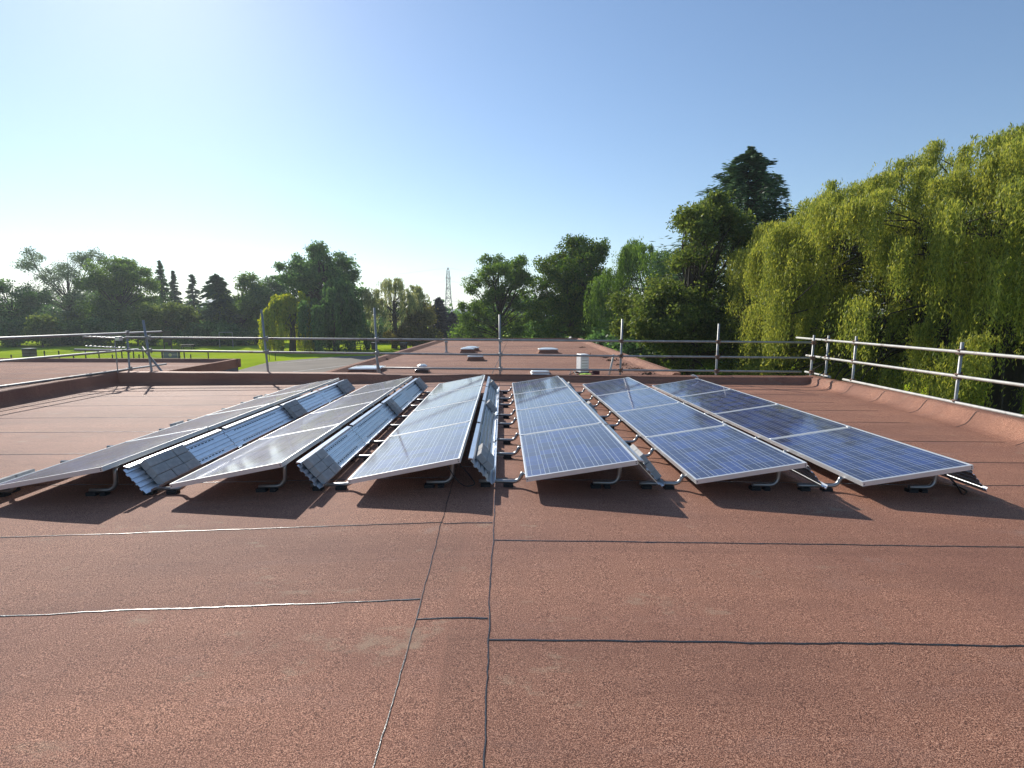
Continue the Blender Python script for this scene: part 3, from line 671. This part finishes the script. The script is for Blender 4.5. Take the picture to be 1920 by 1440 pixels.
def willow(name, label, mat, Y, ctr_px, top_z, R, base_x=None, boughs=60, strands=22, steps=16, leaf=.3, wd=.07, seed=1, lmin=1.2, lmax=4., gz=GZ, group='trees beyond the roof', trunk_r=.4, low=.45, sq=1.0, drop=.30, tilt=0., top_share=.55, spreadf=.13):
    rr = np.random.default_rng(seed); pr = random.Random(seed); bx = base_x if base_x is not None else at(ctr_px, 600, Y).x
    root = thing(name, label, 'tree', (bx, Y, gz), group=group); Ht = top_z-gz
    B = []
    for q in range(boughs):
        a = rr.uniform(0, 2*math.pi); u = math.sqrt(rr.uniform(.01, 1)); x = R*u*math.cos(a)*sq; y = R*u*math.sin(a)
        dome = Ht*(1-drop*u**3)+tilt*x; z = dome
        if rr.random() > top_share: u = rr.uniform(.5, 1); x = R*u*math.cos(a)*sq; y = R*u*math.sin(a); z = rr.uniform(low, 1)*Ht*(1-drop*u**3)
        z += Ht*(.045*math.sin(1.1*x+seed)+.04*math.sin(.9*y+2*seed)*math.cos(.7*x))*(z/Ht); B.append((x, y, max(1.4, z+rr.normal(0, .02*Ht)), a, u))
    Q = []; b = MB(); tz = Ht*.32
    P0 = [Vector((0, 0, -.1)), Vector((.15, 0, tz)), Vector((.1, .1, Ht*.72))]; tb = MB(); tb.tube(P0, [trunk_r*1.3, trunk_r, trunk_r*.4], 9, cap=False); tb.build('trunk', M['bark'], root, smooth=True)
    for (x, y, z, a, u) in B:
        st = P0[1].lerp(P0[2], pr.random()); limb(b, st, (x*.97, y*.97, z-.3-.02*Ht), trunk_r*.16, trunk_r*.03, pr, .14, 5, 5)
        n = strands; br = rr.uniform(.35, .9)*R*spreadf
        oa = a+rr.normal(0, .5, n); sx = x+rr.normal(0, br*.55, n); sy = y+rr.normal(0, br*.55, n); sz = z+rr.normal(0, br*.22, n)
        ln = rr.uniform(lmin, lmax)*rr.uniform(.55, 1.1, n); ln = np.minimum(ln, sz-.25)
        t = np.linspace(0, 1, steps)[None, :]; ou = (br*rr.uniform(.4, 1.3, n))[:, None]*(1-np.exp(-3*t)); sway = rr.normal(0, .05, n)[:, None]*ln[:, None]*t**2
        X = sx[:, None]+np.cos(oa)[:, None]*ou+sway; Yv = sy[:, None]+np.sin(oa)[:, None]*ou
        up = .3*br
        Z = sz[:, None]+up*np.sin(np.minimum(t*5, math.pi))*.6-ln[:, None]*t**1.15
        C = np.stack([X, Yv, Z], 2).reshape(-1, 3)
        C = C+rr.normal(0, .025+leaf*.10, C.shape); Q.append(C[C[:, 2] > .1])
    C = np.concatenate(Q); n = len(C); dv = rr.normal(0, .40, (n, 3)); dv[:, 2] -= 1; dv /= np.linalg.norm(dv, axis=1)[:, None]
    s = np.cross(dv, rr.normal(0, 1, (n, 3))); s /= np.linalg.norm(s, axis=1)[:, None]
    l = (leaf*rr.uniform(.65, 1.35, n))[:, None]; w_ = (wd*rr.uniform(.7, 1.3, n))[:, None]
    quads('crown', np.stack([C-dv*l*.5, C+s*w_*.5, C+dv*l*.5, C-s*w_*.5], 1), mat, root)
    b.build('branches', M['bark'], root, smooth=True); return root
def conifer(name, label, mat, Y, px, py_top, half_px, gz=GZ, seed=1, tiers=22, nb=8, needle=.35, wd=.05, low=.12, power=.8, group='trees beyond the roof', droop=.25, per=26):
    rr = np.random.default_rng(seed); T = at(px, py_top, Y); Ht = T.z-gz; R = half_px*Y/F
    root = thing(name, label, 'tree', (T.x, Y, gz), group=group)
    b = MB(); b.tube([(0, 0, -.1), (.03, 0, Ht*.5), (0, 0, Ht*.99)], [Ht*.018+.05, Ht*.011+.03, .015], 7, cap=False); b.build('trunk', M['bark'], root, smooth=True)
    lb = MB(); Q = []; D = []
    for i in range(tiers):
        f = 1-(1-i/(tiers-1))**1.35; z = Ht*(low+(.985-low)*f); r = R*(1-f)**power+.008*Ht
        for k in range(nb):
            a = rr.uniform(0, 6.283); rl = r*rr.uniform(.5, 1.2); zz = z+rr.normal(0, Ht*.012); rise = (.06-droop*1.6*(1-f)+rr.normal(0, .11))*rl
            e = np.array([math.cos(a)*rl, math.sin(a)*rl, zz+rise]); o = np.array([0, 0, zz]); lb.tube([o, (o+e)/2+np.array([0, 0, .10*rl]), e], [.03+.01*rl, .02, .008], 4, cap=False)
            t = rr.uniform(.12, 1.03, per)**.8; P = o[None]+(e-o)[None]*t[:, None]; P[:, 2] += .10*rl*np.sin(math.pi*t); sd_ = np.array([-math.sin(a), math.cos(a), 0])
            P = P+sd_[None]*(rr.normal(0, .13, per)*rl*(1.1-t))[:, None]; P[:, 2] += rr.normal(-.055*rl, .055*rl+.02, per)
            dv = (e-o)[None]/np.linalg.norm(e-o)+sd_[None]*rr.normal(0, .5, per)[:, None]+np.array([0, 0, -.45])*rr.random((per, 1)); Q.append(P); D.append(dv)
    C = np.concatenate(Q); Q.append(np.stack([rr.normal(0, .03+.004*Ht, 60), rr.normal(0, .03+.004*Ht, 60), Ht*rr.uniform(.93, 1.0, 60)], 1)); D.append(np.stack([rr.normal(0, .5, 60), rr.normal(0, .5, 60), np.ones(60)], 1)); C = np.concatenate(Q); dv = np.concatenate(D); dv /= np.linalg.norm(dv, axis=1)[:, None]; n = len(C); s = np.cross(dv, rr.normal(0, 1, (n, 3))); s /= np.linalg.norm(s, axis=1)[:, None]
    l = (needle*rr.uniform(.6, 1.4, n))[:, None]; w_ = (wd*rr.uniform(.7, 1.3, n))[:, None]
    quads('crown', np.stack([C-dv*l*.5, C+s*w_*.5, C+dv*l*.5, C-s*w_*.5], 1), mat, root); lb.build('branches', M['bark'], root, smooth=True); return root

for q, (px, py, r) in enumerate([(1095, 652, .2), (1108, 667.5, .3), (1139, 671, .2), (1153, 677, .28), (1173, 686, .34), (1197, 694, .26), (1207, 697, .3), (1222, 702.5, .26), (760, 650, .2), (727, 675, .2)]):
    litter(onroof(px, py)+Vector((-.1, 0, .005)), r, 50+q, ['small dark litter clump at the far right corner of the wing roof', 'long litter clump by the middle rail near the right kerb of the wing roof', 'thin litter clump against the right kerb below the spreading tree', 'dark litter clump left of the right kerb beside the leaning brace', 'largest litter clump right of the scaffold post on the wing roof', 'litter clump second from the near end of the right kerb', 'paired litter clump just nearer than its neighbour along the right kerb', 'nearest litter clump at the right corner of the wing roof', 'small litter clump at the far left kerb of the wing roof', 'small litter clump inside the left kerb right of the scaffold post'][q])

# ------------------------------------------------------------------ trees, near right
willow('weeping_willow', 'huge golden green weeping willow filling the right side beyond the pale guardrail', L['willow'], 21.5, 0, 7.7, 10.3, base_x=20.8, boughs=600, strands=60, steps=24, leaf=.135, wd=.032, seed=5, lmin=.8, lmax=3.0, trunk_r=.5, drop=.31, low=.16, top_share=.40, spreadf=.055)
conifer('spruce_tree', 'tall dark spruce with ragged drooping branches rising left of the big willow', L['spruce'], 33, 1407, 281, 262, seed=4, tiers=36, nb=10, needle=.40, wd=.07, per=95, power=.78, droop=.07, low=.2)
broadleaf('alder_tree', 'olive green spreading tree overhanging the right edge of the wing roof', L['olive'], 28.5, [(1330, 470, 98, 108), (1265, 590, 125, 72), (1205, 640, 80, 60), (1330, 650, 120, 70), (1290, 690, 95, 45), (1335, 410, 60, 52)], 1300, lobes=96, clumps=19, per=48, leaf=.155, spread=.36, seed=8, trunk_r=.26, lobe=.26, fork=.25)
willow('weeping_willow', 'blue green weeping willow behind the spreading tree and right of the maple', L['green'], 47, 1215, 7.4, 5.0, boughs=80, strands=24, steps=18, leaf=.26, wd=.07, seed=9, lmin=1, lmax=4.5)
broadleaf('maple_tree', 'dense round maple turning yellow, right of centre behind the wing roof', L['maple'], 56, [(1087, 545, 90, 100), (1092, 495, 58, 56), (1060, 590, 66, 52), (1120, 590, 58, 52)], 1078, lobes=84, clumps=16, per=46, leaf=.22, spread=.50, seed=10, trunk_r=.32, lobe=.30, fork=.18)
broadleaf('ash_tree', 'airy green ash tree with sky gaps just right of the pylon', L['green'], 61, [(935, 520, 62, 52), (898, 560, 54, 48), (975, 560, 48, 52), (930, 605, 82, 38)], 937, lobes=62, clumps=14, per=38, leaf=.23, spread=.46, seed=11, trunk_r=.24, lobe=.27, fork=.2)
# ------------------------------------------------------------------ trees, far left and middle
def T_(n_, l_, m_, Y_, e_, b_, **k):
    k['lobes'] = int(k['lobes']*1.35); k['leaf'] *= .78; k['per'] = int(k['per']*1.5); k['spread'] *= .68; return broadleaf(n_, l_, m_, Y_, [(x, y, rx*1.15, ry*1.10) for x, y, rx, ry in e_], b_, **k)
T_('leafy_tree', 'dark green tree at the far left edge of the picture', L['deep'], 98, [(12, 570, 55, 62), (50, 605, 40, 35)], 15, lobes=34, clumps=15, per=24, leaf=.5, spread=1.2, seed=20)
T_('leafy_tree', 'tall feathery grey green tree with thin see through top at the left', L['grey'], 108, [(125, 525, 70, 55), (100, 500, 50, 30), (175, 530, 40, 50), (130, 580, 80, 50)], 128, lobes=44, clumps=12, per=17, leaf=.42, spread=1.3, seed=21, lobe=.24)
T_('leafy_tree', 'broad mid green tree right of the feathery tree at the left', L['green'], 103, [(222, 555, 58, 58), (240, 520, 36, 34), (200, 600, 60, 40)], 225, lobes=48, clumps=17, per=24, leaf=.5, spread=1.2, seed=22)
conifer('fir_tree', 'dark pointed fir rising behind the broad green tree at the left', L['deep'], 118, 299, 491, 30, seed=23, tiers=26, nb=9, needle=.6, wd=.26, per=22, low=.05)
conifer('fir_tree', 'narrower pale fir just right of the dark pointed fir', L['grey'], 122, 324, 509, 22, seed=24, tiers=26, nb=9, needle=.6, wd=.26, per=22, low=.05)
conifer('poplar_tree', 'slim pointed pale tree standing alone before the dark bushy tree', L['grey'], 120, 359, 515, 18, seed=25, tiers=22, nb=10, needle=.6, wd=.26, per=22, power=.5, low=.05)
T_('leafy_tree', 'light green low tree below the two firs', L['olive'], 96, [(305, 595, 42, 38), (345, 600, 34, 30)], 315, lobes=30, clumps=15, per=22, leaf=.46, spread=1.1, seed=26)
conifer('cypress_tree', 'broad blackish evergreen between the slim tree and the bushy green trees', L['spruce'], 100, 405, 516, 44, seed=27, tiers=22, nb=11, needle=1.0, wd=.32, per=24, power=.55, low=.04)
T_('leafy_tree', 'bushy green tree right of the blackish evergreen', L['green'], 102, [(455, 568, 40, 50), (440, 600, 36, 36)], 455, lobes=34, clumps=16, per=24, leaf=.48, spread=1.1, seed=28)
T_('leafy_tree', 'dark green tree behind the left side of the lime willow', L['deep'], 104, [(505, 565, 38, 44), (520, 590, 34, 46)], 510, lobes=34, clumps=16, per=24, leaf=.48, spread=1.1, seed=29)
T_('oak_tree', 'tall round crowned tree with sky showing through, behind the lime willow', L['deep'], 89, [(605, 512, 66, 46), (560, 510, 32, 28), (660, 535, 24, 24), (605, 560, 55, 40)], 612, lobes=52, clumps=14, per=20, leaf=.5, spread=1.1, seed=30, trunk_r=.5, lobe=.24, fork=.3)
willow('weeping_willow', 'lime yellow weeping willow in front of the tall round tree', L['limeWillow'], 80, 546, 5.2, 3.9, boughs=46, strands=22, steps=16, leaf=.55, wd=.20, seed=31, lmin=2, lmax=6.5, drop=.45)
willow('weeping_willow', 'dark green weeping willow just right of the lime willow', L['deep'], 79, 628, 6.1, 4.5, boughs=60, strands=22, steps=16, leaf=.55, wd=.22, seed=32, lmin=2, lmax=7, drop=.35)
willow('weeping_willow', 'thin pale weeping willow between the tall round tree and the pylon', L['paleWillow'], 86, 738, 7.1, 5.3, boughs=52, strands=13, steps=12, leaf=.5, wd=.14, seed=33, lmin=1.2, lmax=4.2, drop=.22)
T_('golden_tree', 'low rounded golden brown tree left of the dark pines', L['gold'], 86, [(785, 612, 38, 40), (765, 625, 34, 28)], 782, lobes=38, clumps=17, per=24, leaf=.40, spread=.9, seed=34)
conifer('pine_tree', 'dark purplish pine beside the golden tree', L['purple'], 92, 822, 560, 32, seed=35, tiers=18, nb=9, needle=.9, wd=.3, per=20, power=.6, low=.04)
conifer('pine_tree', 'smaller dark blue pine at the foot of the pylon', L['purple'], 90, 848, 588, 24, seed=36, tiers=14, nb=8, needle=.8, wd=.28, per=18, power=.6, low=.04)
for q, (px, top, rx_, Yv, mt, lab) in enumerate([
    (20, 598, 46, 92, 'deep', 'dark shrub at the extreme left of the field edge'), (100, 590, 52, 96, 'deep', 'dark shrub below the feathery tree'),
    (180, 598, 52, 97, 'deep', 'dark shrub below the broad green tree'), (255, 600, 48, 95, 'deep', 'dark shrub between the broad green tree and the firs'),
    (350, 606, 52, 94, 'deep', 'dark shrub below the slim pale tree'), (425, 606, 48, 95, 'deep', 'dark shrub below the blackish evergreen'),
    (490, 612, 38, 101, 'deep', 'dark shrub left of the lime willow'), (600, 606, 50, 104, 'deep', 'dark shrub below the tall round tree'),
    (690, 600, 44, 104, 'deep', 'dark shrub below the pale thin willow'), (735, 604, 44, 106, 'deep', 'dark shrub behind the golden tree'),
    (880, 604, 40, 72, 'green', 'green shrub at the foot of the airy ash'), (1010, 604, 50, 66, 'deep', 'dark shrub between the ash and the maple'),
    (1150, 600, 46, 60, 'deep', 'dark shrub right of the maple trunk'), (1128, 628, 40, 45, 'deep', 'dark shrub just right of the wing roof far right corner'), (1185, 640, 44, 40, 'deep', 'dark shrub beside the wing below the spreading tree'), (75, 590, 22, 90, 'olive', 'yellowish drooping bush in front of the far left trees')]):
    c = 640 if q < 10 else 632 if q < 13 else 690 if q < 15 else 640
    broadleaf('shrub', lab, L[mt], Yv, [(px, (top+c)/2+4, rx_, (c-top)/2+6), (px+rx_*.4, (top+c)/2+12, rx_*.7, (c-top)/2)], px, lobes=22, clumps=13, per=20, leaf=.42, spread=.95, seed=60+q, trunk_r=.12, group='shrubs along the field edge', fork=.12, cat='shrub')
for q, (x0_, lab) in enumerate([(14, 'added dark shrub standing in for shade behind the hanging strands of the big willow, left part'), (21, 'added dark shrub standing in for shade behind the trunk of the big willow'), (29, 'added dark shrub standing in for shade beyond the right part of the big willow'), (37, 'added dark shrub standing in for shade deepest behind the big willow at the far right')]):
    px = at(960, 600, 34).x; px = 942+x0_/34*F
    broadleaf('backdrop_shrub', lab, L['deep'], 34, [(px, 640, 135, 85), (px+60, 665, 110, 70)], px, lobes=40, clumps=18, per=24, leaf=.26, spread=.6, seed=90+q, trunk_r=.12, group='added shrubs that darken the willow interior', fork=.12, cat='shrub')  # backdrop shrubs added as a dark mass for the willow's shaded interior
# far tree belt that closes the gaps low down, beyond everything
rr = np.random.default_rng(77); n = 5200; X = rr.uniform(-150, 60, n); Hh = 8.5+2.2*np.sin(X*.11)+1.5*np.sin(X*.31+1)
C = np.stack([X, 132+rr.uniform(0, 8, n), GZ+rr.random(n)**.8*Hh], 1); C = np.repeat(C, 5, 0)+rr.normal(0, .9, (n*5, 3))
tag(quads('far_woodland', leaf_quads(C, 1.1, .7, rr), L['deep']), kind='stuff')

# ------------------------------------------------------------------ pylon and wires
PY = 420; pt = at(840, 502, PY); py_ = thing('electricity_pylon', 'tall steel lattice electricity pylon on the skyline between the pines and the ash', 'pylon', (pt.x, PY, GZ))
Hp = pt.z-GZ
def half(z):
    f = z/Hp; return float(np.interp(f, [0, .42, .78, .82, .86, .97, 1], [4.4, 2.1, 1.25, 1.6, 1.05, .95, .3]))
b = MB(); zs = [0]
while zs[-1] < Hp*.97: zs.append(zs[-1]+max(2.0, half(zs[-1])*1.9))
zs[-1] = Hp
for z0, z1 in zip(zs[:-1], zs[1:]):
    h0, h1 = half(z0), half(z1)
    c0 = [(sx*h0, sy*h0, z0) for sx, sy in ((-1, -1), (1, -1), (1, 1), (-1, 1))]; c1 = [(sx*h1, sy*h1, z1) for sx, sy in ((-1, -1), (1, -1), (1, 1), (-1, 1))]
    for k in range(4):
        b.bar(c0[k], c1[k], .34); j = (k+1) % 4; b.bar(c0[k], c1[j], .15); b.bar(c0[j], c1[k], .15); b.bar(c1[k], c1[j], .17)
b.build('tower', M['pylon'], py_)
arms = [(.965, 4.6), (.80, 6.0), (.62, 7.4), (.45, 6.4)]
for f, ln in arms[1:]:
    z = Hp*f; b = MB(); h = half(z)
    for sy in (-1, 1):
        for sx in (-1, 1): b.bar((sx*h, sy*h, z), (0, sy*ln, z+.2), .22); b.bar((sx*h, sy*h, z+2), (0, sy*ln, z+.2), .2)
    b.build('cross_arm', M['pylon'], py_)
for f, ln in arms:
    for sy in ((0,) if f > .9 else (-1, 1)):
        for sx in (-1, 1):
            z = Hp*(1 if f > .9 else f)-(0 if f > .9 else 1.4); b = MB()
            P = [(sx*t*330, sy*ln+t*70*sx, z-34*t*(1-t)*1.6-t*t*4) for t in np.linspace(0, 1, 24)]
            b.tube(P, .045, 4); b.build('wire', M['pylon'], py_)

# ------------------------------------------------------------------ field furniture
def on_ground(px, py):
    P = at(px, py, 60); t = (GZ-CAMZ)/(P.z-CAMZ); return Vector((0, 0, CAMZ)).lerp(P, t)
fn = thing('wire_fence', 'low dark post and wire fence across the bright grass at the left', 'fence', (-40, 62, GZ))
fx_ = [at(px, 660, 62).x for px in (20, 83, 110, 137, 160, 185, 210, 228, 250, 260, 268, 345, 357, 390)]
for q, x in enumerate(fx_):
    b = MB(); h = 1.2 if q % 3 else .75; b.cbox((x+40-.05, -.05, 0), (x+40+.05, .05, h), .01); b.build('fence_post', M['darkwood'], fn)
for z in (.35, .7, 1.05):
    b = MB(); b.tube([(fx_[0]+40, 0, z), (fx_[-1]+40, 0, z)], .012, 4); b.build('fence_wire', M['scaf'], fn)
def legs_board(name, label, cat, px, Yv, w_, zlo, zhi, mat, extra=None):
    r = thing(name, label, cat, (at(px, 650, Yv).x, Yv, GZ))
    for sx in (-1, 1):
        b = MB(); b.cbox((sx*w_/2-.07, -.06, 0), (sx*w_/2+.07, .06, zhi+.05), .01); b.build('leg', M['darkwood'], r)
    b = MB(); b.cbox((-w_/2+.072, -.035, zlo), (w_/2-.072, .035, zhi), .01); b.build('board', mat, r); return r
legs_board('notice_board', 'dark brown notice board on two legs at the back of the bright grass', 'notice board', 315, 84, 1.15, 1.1, 2.9, M['darkwood'])
pp = legs_board('play_panel', 'dark play panel with a pale yellow border and round emblem on the grass', 'play panel', 319, 63, 2.0, .1, 1.28, M['grey'])
b = MB(); 
for (x0, z0, x1, z1) in ((-.84, .22, .84, .27), (-.84, 1.12, .84, 1.17), (-.84, .27, -.79, 1.12), (.79, .27, .84, 1.12)): b.box((x0, -.045, z0), (x1, -.0355, z1))
b.build('border', M['yellow'], pp)
b = MB(); b.lathe([(.2, 0), (.2, .008), (.12, .012)], 18); o = b.build('emblem', M['yellow'], pp); o.rotation_euler = (math.pi/2, 0, 0); o.location = (-.05, -.036, .62)
def box_bin(px, py, w_, h, lab):
    P = on_ground(px, py); r = thing('litter_bin', lab, 'bin', P); b = MB(); b.cbox((-w_/2, -w_/2, 0), (w_/2, w_/2, h), .03); b.build('bin_body', M['darkwood'], r)
    b = MB(); b.cbox((-w_/2-.04, -w_/2-.04, h+.001), (w_/2+.04, w_/2+.04, h+.09), .02); b.build('bin_lid', M['grey'], r); return r
box_bin(56, 668, 1.05, .95, 'dark square bin on the bright grass at the far left'); box_bin(757, 657, .95, 1.1, 'dark bin beyond the wing roof left kerb'); box_bin(702, 655, .8, 1.0, 'dark bin right of the picnic table behind the scaffold post')
def picnic(px, py, lab):
    P = on_ground(px, py); r = thing('picnic_table', lab, 'picnic table', P, (0, 0, .3))
    b = MB(); b.cbox((-.95, -.38, .70), (.95, .38, .75), .01); b.build('table_top', M['darkwood'], r)
    for s_ in (-1, 1):
        b = MB(); b.cbox((-.95, s_*.75-.13, .42), (.95, s_*.75+.13, .46), .01); b.build('seat', M['darkwood'], r)
        b = MB(); b.bar((s_*.7, -.8, 0), (s_*.7, -.2, .70), .08); b.bar((s_*.7, .8, 0), (s_*.7, .2, .70), .08); b.box((s_*.7-.03, -.85, .36), (s_*.7+.03, .85, .418)); b.build('leg', M['darkwood'], r)
picnic(667, 657, 'dark picnic table on the shaded grass beyond the playground'); picnic(352, 655, 'dark picnic table on the grass right of the notice board')
gp = thing('goal_frame', 'thin grey goal frame in front of the dark shrubs at the left', 'goal', (at(425, 655, 90).x, 90, GZ))
for s_ in (-1, 1): b = MB(); b.tube([(s_*1.1, 0, 0), (s_*1.1, 0, 2.5)], .06, 6); b.build('goal_post', M['scaf'], gp)
b = MB(); b.tube([(-1.1, 0, 2.5), (1.1, 0, 2.5)], .06, 6); b.build('crossbar', M['scaf'], gp)
gt = thing('hoop_barrier', 'small dark hoop barrier on the grass edge beside the playground path', 'barrier', on_ground(511, 676))
b = MB(); b.tube([(-.35, 0, 0), (-.35, 0, .9), (-.25, 0, 1.0), (.25, 0, 1.0), (.35, 0, .9), (.35, 0, 0)], .035, 6); b.build('hoop', M['darkwood'], gt)
sh = thing('garden_shed', 'tiny white gabled shed peeping over the far end of the wing roof', 'shed', (at(1070, 638, 46).x, 46, GZ))
b = MB(); b.box((-.55, -.5, 0), (.55, .5, 2.7)); b.build('wall', M['white'], sh)
b = MB(); b.add([(-.65, -.55, 2.69), (.65, -.55, 2.69), (.65, .55, 2.69), (-.65, .55, 2.69), (0, -.55, 3.35), (0, .55, 3.35)], [(0, 1, 4), (2, 3, 5), (1, 2, 5, 4), (3, 0, 4, 5), (0, 3, 2, 1)]); b.build('roof', M['wall'], sh)

# ------------------------------------------------------------------ air
hz = MB(); hz.box((-2300, -2300, GZ-1), (2300, 2300, 66)); hm = bpy.data.materials.new('thin haze'); hm.use_nodes = True; ht = hm.node_tree; ht.nodes.remove(ht.nodes['Principled BSDF'])
pv = ht.nodes.new('ShaderNodeVolumePrincipled'); pv.inputs['Color'].default_value = (.86, .92, 1, 1); pv.inputs['Density'].default_value = .00042; pv.inputs['Anisotropy'].default_value = .35
ht.links.new(pv.outputs[0], ht.nodes['Material Output'].inputs['Volume']); tag(hz.build('haze', hm), kind='stuff')
